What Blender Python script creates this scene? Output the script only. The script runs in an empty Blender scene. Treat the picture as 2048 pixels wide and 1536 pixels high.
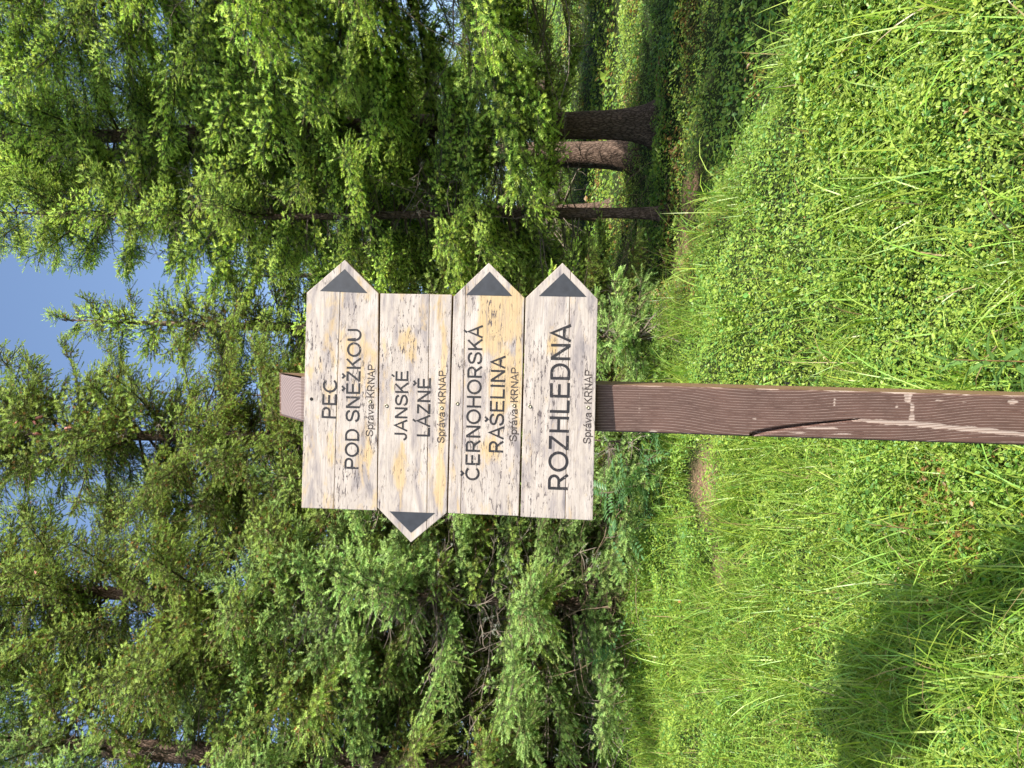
import bpy, math, random
import numpy as np
from mathutils import Vector, Matrix

rng = np.random.default_rng(11)
random.seed(5)
sc = bpy.context.scene
COL = sc.collection
R = math.radians

# ------------------------------------------------------------------ camera
F = 1577.0                      # focal length in photo pixels (2048 x 1536)
PITCH, ROLL = R(6.0), R(1.3)    # looking slightly up; the photograph itself lies on its side
EYE = np.array([0.0, 0.0, 1.6])
FWD = np.array([0, math.cos(PITCH), math.sin(PITCH)])
UP0 = np.array([0, -math.sin(PITCH), math.cos(PITCH)])
RT0 = np.array([1.0, 0, 0])
RT = math.cos(ROLL) * RT0 + math.sin(ROLL) * UP0
UP = -math.sin(ROLL) * RT0 + math.cos(ROLL) * UP0
cam_data = bpy.data.cameras.new('camera')
cam_data.sensor_width = 36.0
cam_data.lens = F / 2048 * 36.0
cam_data.clip_start, cam_data.clip_end = 0.05, 2000
cam = bpy.data.objects.new('camera', cam_data)
COL.objects.link(cam)
M3 = np.array([-UP, RT, -FWD]).T
cam.matrix_world = Matrix([[*M3[0], EYE[0]], [*M3[1], EYE[1]], [*M3[2], EYE[2]], [0, 0, 0, 1]])
sc.camera = cam

def at(px, py, Y):
    """photo pixel -> point on the upright plane at distance Y in front of the camera"""
    a, b = (1536 - py) - 768, 1024 - px
    d = FWD + a / F * RT + b / F * UP
    return EYE + d * (Y / d[1])

# ------------------------------------------------------------------ light
SUN = np.array([0.93, -1.02, 1.22]); SUN /= np.linalg.norm(SUN)
w = bpy.data.worlds.new('World'); sc.world = w; w.use_nodes = True
nt = w.node_tree
sky = nt.nodes.new('ShaderNodeTexSky'); sky.sky_type = 'NISHITA'; sky.sun_disc = False
sky.sun_elevation = math.asin(SUN[2]); sky.sun_rotation = math.atan2(SUN[0], SUN[1])
sky.altitude = 1000; sky.air_density = 1.0; sky.dust_density = 3.2; sky.ozone_density = 1.1
bg = nt.nodes['Background']; bg.inputs['Strength'].default_value = 0.14
nt.links.new(sky.outputs[0], bg.inputs[0])
sd = bpy.data.lights.new('sun', 'SUN'); sd.energy = 5.0; sd.angle = R(0.53); sd.color = (1, .94, .84)
so = bpy.data.objects.new('sun', sd); COL.objects.link(so)
so.rotation_euler = Vector(SUN).to_track_quat('Z', 'Y').to_euler()
sc.view_settings.view_transform = 'Standard'; sc.view_settings.look = 'None'
sc.view_settings.gamma = 1; sc.view_settings.exposure = 1.0
sc.render.engine = 'CYCLES'
sc.cycles.max_bounces = 6; sc.cycles.diffuse_bounces = 3; sc.cycles.glossy_bounces = 2; sc.cycles.transmission_bounces = 4; sc.cycles.transparent_max_bounces = 8
sc.cycles.use_denoising = True

# ------------------------------------------------------------------ helpers
def tag(o, label, cat=None, group=None, kind=None):
    if label: o['label'] = label
    if cat: o['category'] = cat
    if group: o['group'] = group
    if kind: o['kind'] = kind
    return o

def empty(name, loc=(0, 0, 0)):
    o = bpy.data.objects.new(name, None); COL.objects.link(o); o.location = loc
    o.empty_display_size = .1
    return o

def link(name, me, mats=(), parent=None, loc=None):
    o = bpy.data.objects.new(name, me); COL.objects.link(o)
    for m in mats:
        if m.name not in [x.name for x in me.materials if x]: me.materials.append(m)
    if parent: o.parent = parent
    if loc is not None: o.location = loc
    return o

class MB:
    """collects numpy triangles / quads with a colour per vertex and a material slot per face"""
    def __init__(s): s.v, s.c, s.f3, s.f4, s.m3, s.m4, s.n = [], [], [], [], [], [], 0
    def add(s, V, C, f3=None, f4=None, mat=0):
        V = np.asarray(V, float).reshape(-1, 3)
        C = np.broadcast_to(np.asarray(C, float), (len(V), 3))
        if f3 is not None and len(f3):
            s.f3.append(np.asarray(f3).reshape(-1, 3) + s.n); s.m3.append(np.full(len(s.f3[-1]), mat))
        if f4 is not None and len(f4):
            s.f4.append(np.asarray(f4).reshape(-1, 4) + s.n); s.m4.append(np.full(len(s.f4[-1]), mat))
        s.v.append(V); s.c.append(C); s.n += len(V)
    def mesh(s, name, smooth=False):
        me = bpy.data.meshes.new(name)
        V = np.concatenate(s.v); C = np.concatenate(s.c)
        f3 = np.concatenate(s.f3) if s.f3 else np.zeros((0, 3), int)
        f4 = np.concatenate(s.f4) if s.f4 else np.zeros((0, 4), int)
        mi = np.concatenate([*s.m3, *s.m4]) if (s.m3 or s.m4) else np.zeros(0, int)
        idx = np.concatenate([f3.ravel(), f4.ravel()]).astype(np.int32)
        n3, n4 = len(f3), len(f4)
        starts = np.concatenate([np.arange(n3) * 3, n3 * 3 + np.arange(n4) * 4]).astype(np.int32)
        me.vertices.add(len(V)); me.loops.add(len(idx)); me.polygons.add(n3 + n4)
        me.vertices.foreach_set('co', V.astype(np.float32).ravel())
        me.loops.foreach_set('vertex_index', idx)
        me.polygons.foreach_set('loop_start', starts)
        me.polygons.foreach_set('material_index', mi.astype(np.int32))
        me.polygons.foreach_set('use_smooth', np.full(n3 + n4, smooth))
        a = me.color_attributes.new('col', 'FLOAT_COLOR', 'POINT')
        a.data.foreach_set('color', np.c_[C, np.ones(len(C))].astype(np.float32).ravel())
        me.update(calc_edges=True)
        return me

def unit(a): return a / np.maximum(np.linalg.norm(a, axis=-1, keepdims=True), 1e-9)

def frames(D):
    D = unit(D)
    ref = np.where(np.abs(D[:, 2:3]) < .9, [[0, 0, 1.]], [[1., 0, 0]])
    A = unit(np.cross(D, ref)); B = np.cross(D, A)
    return A, B

def tubes(mb, P, Q, r0, r1, col, mat=0, k=3):
    """one k-sided prism for each segment P->Q"""
    P, Q = np.atleast_2d(P), np.atleast_2d(Q); n = len(P)
    if n == 0: return
    A, B = frames(Q - P)
    r0 = np.broadcast_to(r0, n)[:, None]; r1 = np.broadcast_to(r1, n)[:, None]
    V = np.zeros((n, 2 * k, 3))
    for i in range(k):
        d = math.cos(2 * math.pi * i / k) * A + math.sin(2 * math.pi * i / k) * B
        V[:, i] = P + d * r0; V[:, k + i] = Q + d * r1
    f = np.array([[i, (i + 1) % k, k + (i + 1) % k, k + i] for i in range(k)])
    C = np.repeat(np.broadcast_to(col, (n, 3)), 2 * k, axis=0)
    mb.add(V, C, f4=(f[None] + (np.arange(n) * 2 * k)[:, None, None]), mat=mat)

def brushes(mb, P, D, L, N, nl, wid, col, mat=0, spread=(68, 24)):
    """needle brushes: N needle triangles round each shoot P + D*L"""
    n = len(P)
    if n == 0: return
    D = unit(D); A, B = frames(D)
    L = np.broadcast_to(L, n)
    t = (np.arange(N) + .5) / N
    t = np.clip(t[None] + rng.normal(0, .5 / N, (n, N)), 0, 1)
    ph = np.arange(N)[None] * 2.399 + rng.uniform(0, 6.28, (n, 1))
    rad = np.cos(ph)[..., None] * A[:, None] + np.sin(ph)[..., None] * B[:, None]
    tan = -np.sin(ph)[..., None] * A[:, None] + np.cos(ph)[..., None] * B[:, None]
    ang = np.radians(spread[0] + (spread[1] - spread[0]) * t + rng.normal(0, 8, (n, N)))[..., None]
    dr = D[:, None] * np.cos(ang) + rad * np.sin(ang)
    ln = nl * rng.uniform(.75, 1.15, (n, N, 1)) * (1 - .35 * t[..., None] ** 3)
    base = P[:, None] + D[:, None] * (t * L[:, None])[..., None]
    V = np.stack([base - tan * wid / 2, base + tan * wid / 2, base + dr * ln], axis=2).reshape(-1, 3)
    col = np.broadcast_to(col, (n, 3))
    C = np.repeat(np.repeat(col, N, axis=0) * rng.uniform(.8, 1.2, (n * N, 1)), 3, axis=0)
    mb.add(V, C, f3=np.arange(n * N * 3).reshape(-1, 3), mat=mat)

_ph = np.random.default_rng(3).uniform(0, 6.28, (40, 3))
def lump(x, y, freq, octs=4):
    s = 0; amp = 1; tot = 0
    for o in range(octs):
        f = freq * 2.03 ** o
        for j in range(3):
            p = _ph[(o * 3 + j) % 40]
            th = p[0] * 1.7 + j * 1.05
            s = s + amp * np.sin(f * (x * math.cos(th) + y * math.sin(th)) + p[1] + 1.3 * np.sin(f * .6 * (y * math.cos(th) - x * math.sin(th)) + p[2]))
        tot += amp * 3; amp *= .55
    return s / tot * 1.6

# ------------------------------------------------------------------ materials
def newmat(name):
    m = bpy.data.materials.new(name); m.use_nodes = True
    n = m.node_tree.nodes; n.clear()
    return m, n, m.node_tree.links

def nd(n, t, **kw):
    o = n.new(t)
    for k, v in kw.items():
        if k in o.bl_rna.properties: setattr(o, k, v)
        else: o.inputs[k].default_value = v
    return o

def ramp(n, stops):
    r = n.new('ShaderNodeValToRGB'); e = r.color_ramp.elements
    while len(e) < len(stops): e.new(.5)
    for el, (p, c) in zip(e, stops):
        el.position = p; el.color = (*c, 1) if len(c) == 3 else c
    return r

def mix(n, l, fac, a, b, mode='MIX'):
    m = n.new('ShaderNodeMix'); m.data_type = 'RGBA'; m.blend_type = mode
    for sock, val in ((m.inputs[0], fac), (m.inputs[6], a), (m.inputs[7], b)):
        if hasattr(val, 'is_output'): l.new(val, sock)
        elif isinstance(val, (int, float)): sock.default_value = val
        else: sock.default_value = (*val, 1)
    return m.outputs[2]

def math_(n, l, op, a, b=0.0):
    m = n.new('ShaderNodeMath'); m.operation = op
    for sock, val in ((m.inputs[0], a), (m.inputs[1], b)):
        if hasattr(val, 'is_output'): l.new(val, sock)
        else: sock.default_value = val
    return m.outputs[0]

def leaf_mat(name, transl=.35, rough=.5, spec=.3, var=.25, gain=(1.25, 1.25, .7)):
    m, n, l = newmat(name)
    a = nd(n, 'ShaderNodeAttribute', attribute_name='col')
    oi = n.new('ShaderNodeObjectInfo')
    mr = nd(n, 'ShaderNodeMapRange'); mr.inputs[3].default_value = 1 - var; mr.inputs[4].default_value = 1 + var
    l.new(oi.outputs['Random'], mr.inputs[0])
    cc = mix(n, l, 1.0, a.outputs['Color'], mr.outputs[0], 'MULTIPLY')
    p = nd(n, 'ShaderNodeBsdfPrincipled', Roughness=rough)
    p.inputs['Specular IOR Level'].default_value = spec
    l.new(cc, p.inputs['Base Color'])
    t = n.new('ShaderNodeBsdfTranslucent')
    l.new(mix(n, l, 1.0, cc, gain, 'MULTIPLY'), t.inputs['Color'])
    mx = nd(n, 'ShaderNodeMixShader'); mx.inputs[0].default_value = transl
    l.new(p.outputs[0], mx.inputs[1]); l.new(t.outputs[0], mx.inputs[2])
    o = n.new('ShaderNodeOutputMaterial'); l.new(mx.outputs[0], o.inputs[0])
    return m

M_NEEDLE = leaf_mat('spruce_needles', .3, .55, .25, .22)
M_LEAF = leaf_mat('bilberry_leaves', .42, .42, .4, 0)
M_GRASS = leaf_mat('grass_blades', .4, .38, .45, 0)
M_BROAD = leaf_mat('broad_leaves', .35, .4, .4, .1)

def attr_mat(name, rough=.9, noise=0.0, scale=60, bump=0.0):
    m, n, l = newmat(name)
    a = nd(n, 'ShaderNodeAttribute', attribute_name='col')
    c = a.outputs['Color']
    p = nd(n, 'ShaderNodeBsdfPrincipled', Roughness=rough)
    p.inputs['Specular IOR Level'].default_value = .2
    if noise:
        tc = n.new('ShaderNodeTexCoord')
        tx = nd(n, 'ShaderNodeTexNoise', Scale=scale, Detail=6, Roughness=.7)
        l.new(tc.outputs['Object'], tx.inputs['Vector'])
        r = ramp(n, [(.25, (1 - noise,) * 3), (.75, (1 + noise,) * 3)])
        l.new(tx.outputs[0], r.inputs[0])
        c = mix(n, l, 1.0, c, r.outputs[0], 'MULTIPLY')
        if bump:
            b = nd(n, 'ShaderNodeBump', Strength=bump, Distance=.02); l.new(tx.outputs[0], b.inputs['Height'])
            l.new(b.outputs[0], p.inputs['Normal'])
    l.new(c, p.inputs['Base Color'])
    o = n.new('ShaderNodeOutputMaterial'); l.new(p.outputs[0], o.inputs[0])
    return m

M_TWIG = attr_mat('twig_bark', .9)
M_SOIL = attr_mat('forest_soil', .95, .45, 45, .6)

def bark_mat():
    m, n, l = newmat('spruce_bark')
    tc = n.new('ShaderNodeTexCoord'); mp = n.new('ShaderNodeMapping'); mp.inputs['Scale'].default_value = (1, 1, .32)
    l.new(tc.outputs['Object'], mp.inputs[0])
    v = nd(n, 'ShaderNodeTexVoronoi', Scale=55); v.feature = 'DISTANCE_TO_EDGE'
    nz = nd(n, 'ShaderNodeTexNoise', Scale=26, Detail=7, Roughness=.7)
    wob = nd(n, 'ShaderNodeMixRGB') if False else None
    ad = n.new('ShaderNodeVectorMath'); ad.operation = 'MULTIPLY_ADD'
    l.new(nz.outputs['Color'], ad.inputs[0]); ad.inputs[1].default_value = (.035,) * 3; l.new(mp.outputs[0], ad.inputs[2])
    l.new(mp.outputs[0], nz.inputs['Vector']); l.new(ad.outputs[0], v.inputs['Vector'])
    r = ramp(n, [(0, (.045, .032, .026)), (.12, (.15, .105, .082)), (.5, (.27, .2, .165))])
    l.new(v.outputs['Distance'], r.inputs[0])
    r2 = ramp(n, [(.3, (.6, .6, .6)), (.7, (1.25, 1.2, 1.15))]); l.new(nz.outputs[0], r2.inputs[0])
    p = nd(n, 'ShaderNodeBsdfPrincipled', Roughness=.92); p.inputs['Specular IOR Level'].default_value = .15
    l.new(mix(n, l, 1., r.outputs[0], r2.outputs[0], 'MULTIPLY'), p.inputs['Base Color'])
    b = nd(n, 'ShaderNodeBump', Strength=.9, Distance=.012); l.new(v.outputs['Distance'], b.inputs['Height'])
    l.new(b.outputs[0], p.inputs['Normal'])
    o = n.new('ShaderNodeOutputMaterial'); l.new(p.outputs[0], o.inputs[0])
    return m
M_BARK = bark_mat()

def board_mat():
    """weathered pale varnish: cream where the coat is left (attribute), bleached grey-white elsewhere, dark flecks along the grain"""
    m, n, l = newmat('weathered_board')
    tc = n.new('ShaderNodeTexCoord'); oi = n.new('ShaderNodeObjectInfo')
    geo = n.new('ShaderNodeNewGeometry')
    off = n.new('ShaderNodeVectorMath'); off.operation = 'MULTIPLY_ADD'
    cmb = n.new('ShaderNodeCombineXYZ')
    for i in range(3): l.new(oi.outputs['Random'], cmb.inputs[i])
    l.new(cmb.outputs[0], off.inputs[0]); off.inputs[1].default_value = (7, 3, 5); l.new(tc.outputs['Object'], off.inputs[2])
    def noise(sx, sz, sc_, det=5, ro=.6, dist=0.):
        mp = n.new('ShaderNodeMapping'); mp.inputs['Scale'].default_value = (sx, 1, sz); l.new(off.outputs[0], mp.inputs[0])
        t = nd(n, 'ShaderNodeTexNoise', Scale=sc_, Detail=det, Roughness=ro, Distortion=dist); l.new(mp.outputs[0], t.inputs[0])
        return t.outputs[0]
    a = nd(n, 'ShaderNodeAttribute', attribute_name='col')
    sep = n.new('ShaderNodeSeparateColor'); l.new(a.outputs['Color'], sep.inputs[0])
    patch = noise(1, 3, 14, 7, .65, .4)
    cm = math_(n, l, 'ADD', sep.outputs[0], math_(n, l, 'MULTIPLY', math_(n, l, 'SUBTRACT', patch, .5), 1.7))
    rc = ramp(n, [(.36, (0, 0, 0)), (.62, (1, 1, 1))]); l.new(cm, rc.inputs[0])
    tone = noise(.55, 2.6, 13, 7, .62, .8)
    rb = ramp(n, [(.30, (.17, .156, .162)), (.41, (.29, .258, .246)), (.50, (.37, .328, .292)), (.68, (.44, .402, .372))]); l.new(tone, rb.inputs[0])
    ry = ramp(n, [(.3, (.40, .285, .135)), (.7, (.47, .355, .20))]); l.new(noise(1, 1.5, 9), ry.inputs[0])
    c = mix(n, l, math_(n, l, 'MULTIPLY', rc.outputs[0], .85), rb.outputs[0], ry.outputs[0])
    # fine grain
    g = noise(.12, 9, 60, 4, .6, .2); rg = ramp(n, [(.33, (.80, .78, .78)), (.52, (1.03, 1.02, 1.02))]); l.new(g, rg.inputs[0])
    c = mix(n, l, 1., c, rg.outputs[0], 'MULTIPLY')
    # dark flecks where the coat has lifted
    fl = noise(.42, 1.9, 105, 3, .75, .3); rf = ramp(n, [(.56, (0, 0, 0)), (.62, (1, 1, 1))]); l.new(fl, rf.inputs[0])
    dens = noise(1, 1.6, 9, 5, .6); rd = ramp(n, [(.44, (0, 0, 0)), (.58, (1, 1, 1))]); l.new(dens, rd.inputs[0])
    fm = math_(n, l, 'MULTIPLY', rf.outputs[0], math_(n, l, 'ADD', math_(n, l, 'MULTIPLY', rd.outputs[0], .85), .15))
    c = mix(n, l, fm, c, (.085, .07, .072))
    big = noise(.22, 1.7, 24, 8, .78, 1.2); r3 = ramp(n, [(.55, (0, 0, 0)), (.66, (1, 1, 1))]); l.new(big, r3.inputs[0])
    c = mix(n, l, math_(n, l, 'MULTIPLY', r3.outputs[0], .55), c, (.17, .148, .155))
    # narrow edges keep the ochre stain
    sn = n.new('ShaderNodeSeparateXYZ'); l.new(geo.outputs['True Normal'], sn.inputs[0])
    edge = math_(n, l, 'GREATER_THAN', sn.outputs[1], -.8)
    c = mix(n, l, math_(n, l, 'MULTIPLY', edge, .75), c, (.30, .185, .07))
    p = nd(n, 'ShaderNodeBsdfPrincipled', Roughness=.72); p.inputs['Specular IOR Level'].default_value = .3
    l.new(c, p.inputs['Base Color'])
    h = math_(n, l, 'SUBTRACT', math_(n, l, 'MULTIPLY', g, .5), fm)
    b = nd(n, 'ShaderNodeBump', Strength=.5, Distance=.0015); l.new(h, b.inputs['Height']); l.new(b.outputs[0], p.inputs['Normal'])
    o = n.new('ShaderNodeOutputMaterial'); l.new(p.outputs[0], o.inputs[0])
    return m
M_BOARD = board_mat()

def post_mat():
    """brown stain on a sawn post: year rings round a pith line, stain worn off their ridges and where 'col' says so"""
    m, n, l = newmat('stained_post')
    tc = n.new('ShaderNodeTexCoord'); sep = n.new('ShaderNodeSeparateXYZ'); l.new(tc.outputs['Object'], sep.inputs[0])
    mp = n.new('ShaderNodeMapping'); mp.inputs['Scale'].default_value = (3, 3, 1.6); l.new(tc.outputs['Object'], mp.inputs[0])
    nz = nd(n, 'ShaderNodeTexNoise', Scale=1.0, Detail=2, Roughness=.35); l.new(mp.outputs[0], nz.inputs[0])
    wx = math_(n, l, 'ADD', sep.outputs[0], math_(n, l, 'MULTIPLY', math_(n, l, 'SUBTRACT', nz.outputs[0], .5), .15))
    wx = math_(n, l, 'ADD', wx, .075)
    wy = math_(n, l, 'ADD', sep.outputs[1], .012)
    d = math_(n, l, 'SQRT', math_(n, l, 'ADD', math_(n, l, 'MULTIPLY', wx, wx), math_(n, l, 'MULTIPLY', wy, wy)))
    ring = math_(n, l, 'FRACT', math_(n, l, 'MULTIPLY', d, 165.))
    a = nd(n, 'ShaderNodeAttribute', attribute_name='col'); sa = n.new('ShaderNodeSeparateColor'); l.new(a.outputs['Color'], sa.inputs[0])
    fine = nd(n, 'ShaderNodeTexNoise', Scale=90, Detail=5, Roughness=.7)
    mf = n.new('ShaderNodeMapping'); mf.inputs['Scale'].default_value = (1, 1, .25); l.new(tc.outputs['Object'], mf.inputs[0]); l.new(mf.outputs[0], fine.inputs[0])
    pale = ramp(n, [(0, (0, 0, 0)), (.78, (0, 0, 0)), (.9, (1, 1, 1)), (1, (.2, .2, .2))]); l.new(ring, pale.inputs[0])
    brk = ramp(n, [(.36, (0, 0, 0)), (.52, (1, 1, 1))]); l.new(fine.outputs[0], brk.inputs[0])
    dark = ramp(n, [(0, (.078, .042, .033)), (.6, (.105, .058, .045)), (.8, (.125, .072, .058)), (1, (.058, .032, .025))]); l.new(ring, dark.inputs[0])
    lf = nd(n, 'ShaderNodeTexNoise', Scale=11, Detail=5); l.new(tc.outputs['Object'], lf.inputs[0])
    rl = ramp(n, [(.3, (.82, .82, .82)), (.7, (1.15, 1.12, 1.12))]); l.new(lf.outputs[0], rl.inputs[0])
    c = mix(n, l, 1., dark.outputs[0], rl.outputs[0], 'MULTIPLY')
    pm = math_(n, l, 'MULTIPLY', pale.outputs[0], math_(n, l, 'MULTIPLY', brk.outputs[0], .9))
    c = mix(n, l, pm, c, (.40, .29, .25))
    wear = math_(n, l, 'ADD', math_(n, l, 'MULTIPLY', sa.outputs[0], 1.35), math_(n, l, 'MULTIPLY', math_(n, l, 'SUBTRACT', fine.outputs[0], .5), 1.3))
    rw = ramp(n, [(.5, (0, 0, 0)), (.62, (1, 1, 1))]); l.new(wear, rw.inputs[0])
    wc = ramp(n, [(.2, (.42, .345, .30)), (.8, (.30, .21, .17))]); l.new(ring, wc.inputs[0])
    c = mix(n, l, math_(n, l, 'MULTIPLY', rw.outputs[0], .85), c, wc.outputs[0])
    # bleached end grain and top
    ec = ramp(n, [(0, (.145, .108, .098)), (.6, (.175, .13, .12)), (.86, (.33, .265, .245)), (1, (.095, .068, .06))]); l.new(ring, ec.inputs[0])
    c = mix(n, l, sa.outputs[1], c, ec.outputs[0])
    c = mix(n, l, sa.outputs[2], c, (.20, .115, .05))
    p = nd(n, 'ShaderNodeBsdfPrincipled', Roughness=.55); p.inputs['Specular IOR Level'].default_value = .45
    l.new(c, p.inputs['Base Color'])
    b = nd(n, 'ShaderNodeBump', Strength=.6, Distance=.0015); l.new(pale.outputs[0], b.inputs['Height']); l.new(b.outputs[0], p.inputs['Normal'])
    o = n.new('ShaderNodeOutputMaterial'); l.new(p.outputs[0], o.inputs[0])
    return m
M_POST = post_mat()

def plain(name, col, rough=.6, metal=0., spec=.4, noise=.15, scale=200):
    m, n, l = newmat(name)
    tc = n.new('ShaderNodeTexCoord'); t = nd(n, 'ShaderNodeTexNoise', Scale=scale, Detail=4); l.new(tc.outputs['Object'], t.inputs[0])
    r = ramp(n, [(.3, tuple(x * (1 - noise) for x in col)), (.7, tuple(x * (1 + noise) for x in col))]); l.new(t.outputs[0], r.inputs[0])
    p = nd(n, 'ShaderNodeBsdfPrincipled', Roughness=rough, Metallic=metal); p.inputs['Specular IOR Level'].default_value = spec
    l.new(r.outputs[0], p.inputs['Base Color'])
    o = n.new('ShaderNodeOutputMaterial'); l.new(p.outputs[0], o.inputs[0])
    return m
M_INK = plain('engraved_letter_paint', (.012, .011, .014), .6)
M_INK2 = plain('faded_letter_paint', (.040, .030, .028), .7, noise=.4)
for m_, thr in ((M_INK, .63), (M_INK2, .60)):      # chips where the paint has come out of the cuts
    n_, l_ = m_.node_tree.nodes, m_.node_tree.links
    pb = [q for q in n_ if q.type == 'BSDF_PRINCIPLED'][0]; src = pb.inputs['Base Color'].links[0].from_socket
    ns = nd(n_, 'ShaderNodeTexNoise', Scale=190, Detail=4, Roughness=.7); ge = n_.new('ShaderNodeNewGeometry'); l_.new(ge.outputs['Position'], ns.inputs[0])
    rr = ramp(n_, [(thr, (0, 0, 0)), (thr + .04, (1, 1, 1))]); l_.new(ns.outputs[0], rr.inputs[0])
    l_.new(mix(n_, l_, rr.outputs[0], src, (.24, .20, .18)), pb.inputs['Base Color'])
M_ARROW = plain('arrow_paint', (.026, .029, .037), .55, noise=.25, scale=60)
M_SCREW = plain('dull_screw', (.30, .27, .20), .45, .8)
M_HOLE = plain('screw_hole', (.012, .011, .011), .9)
M_CONE = plain('young_cone', (.42, .16, .13), .6, noise=.3, scale=90)
M_FLY = plain('fly_body', (.015, .015, .017), .3)

# ------------------------------------------------------------------ terrain
def sstep(a, b, x):
    t = np.clip((x - a) / (b - a), 0, 1); return t * t * (3 - 2 * t)

def ridge(x): return np.interp(x, [-6, -2, -.6, .6, 1.0, 1.5, 2.2, 4], [5.9, 5.7, 5.4, 5.0, 4.1, 3.05, 2.1, 1.2])

def ground(x, y):
    x = np.asarray(x, float); y = np.asarray(y, float)
    zf = .27 * np.maximum(y - 1, 0) - .03 * np.exp(-(y - 1) ** 2 / .3)
    zf = zf + .10 * np.clip(x, 0, 2)
    r = ridge(x)
    zl = .27 * (r - 1) + .09 * (np.minimum(y, 14) - r)
    zb = .52 + .135 * (np.minimum(y, 26) - 4) + .05 * np.clip(x - 2, 0, 6)
    k = sstep(-.3, .7, x)
    zback = zl * (1 - k) + zb * k
    z = zf + (zback - zf) * sstep(-.05, .75, y - r)
    z = z + .035 * lump(x, y, 2.2, 3) + .12 * lump(x, y, .35, 2) * sstep(6, 14, np.hypot(x, y))
    return z

def soil_mask(x, y):
    """bare earth: the patch left of the post and the trodden trail behind the ridge"""
    n = .35 * lump(x, y, 5, 3)
    p1 = 1.15 - np.hypot((x + .52) / .27, (y - 4.45) / .25) + n
    p1b = .9 - np.hypot((x + .95) / .13, (y - 4.25) / .12) + n
    tr = 1 - np.abs(y - (6.35 + .25 * np.sin(x * 1.3) - .25 * (x - 1))) / .42 + n
    tr = np.where((x > .2) & (x < 1.7), tr - .25, -1)
    return np.maximum(np.maximum(p1, p1b), tr)

gx = np.concatenate([-np.geomspace(90, 5.2, 26), np.arange(-5, 5.01, .1), np.geomspace(5.2, 90, 26)])
gy = np.concatenate([-np.geomspace(60, 1.2, 14), np.arange(-1, 9, .1), np.geomspace(9.1, 160, 34)])
GX, GY = np.meshgrid(gx, gy)
GZ = ground(GX, GY)
V = np.c_[GX.ravel(), GY.ravel(), GZ.ravel()]
sm = np.clip(soil_mask(V[:, 0], V[:, 1]) * 2, 0, 1)[:, None]
C = np.array([.032, .045, .014]) * (1 - sm) + np.array([.20, .125, .08]) * sm
nx_, ny_ = len(gx), len(gy)
ii = (np.arange(ny_ - 1)[:, None] * nx_ + np.arange(nx_ - 1)[None]).ravel()
mb = MB(); mb.add(V, C, f4=np.c_[ii, ii + 1, ii + nx_ + 1, ii + nx_])
g = link('ground', mb.mesh('ground', True), [M_SOIL]); tag(g, 'mossy forest ground sloping up to the trees', 'ground', kind='structure')

# ------------------------------------------------------------------ signpost
SY = 1.75                                   # distance of the board fronts
sign = empty('signpost', (at(2048, 835, SY)[0], SY + .08, 0.1))
tag(sign, 'brown wooden trail signpost with four pale arrow boards', 'signpost')
SO = np.array(sign.location)

def P2(px, py, Y=SY): return at(px, py, Y)

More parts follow.
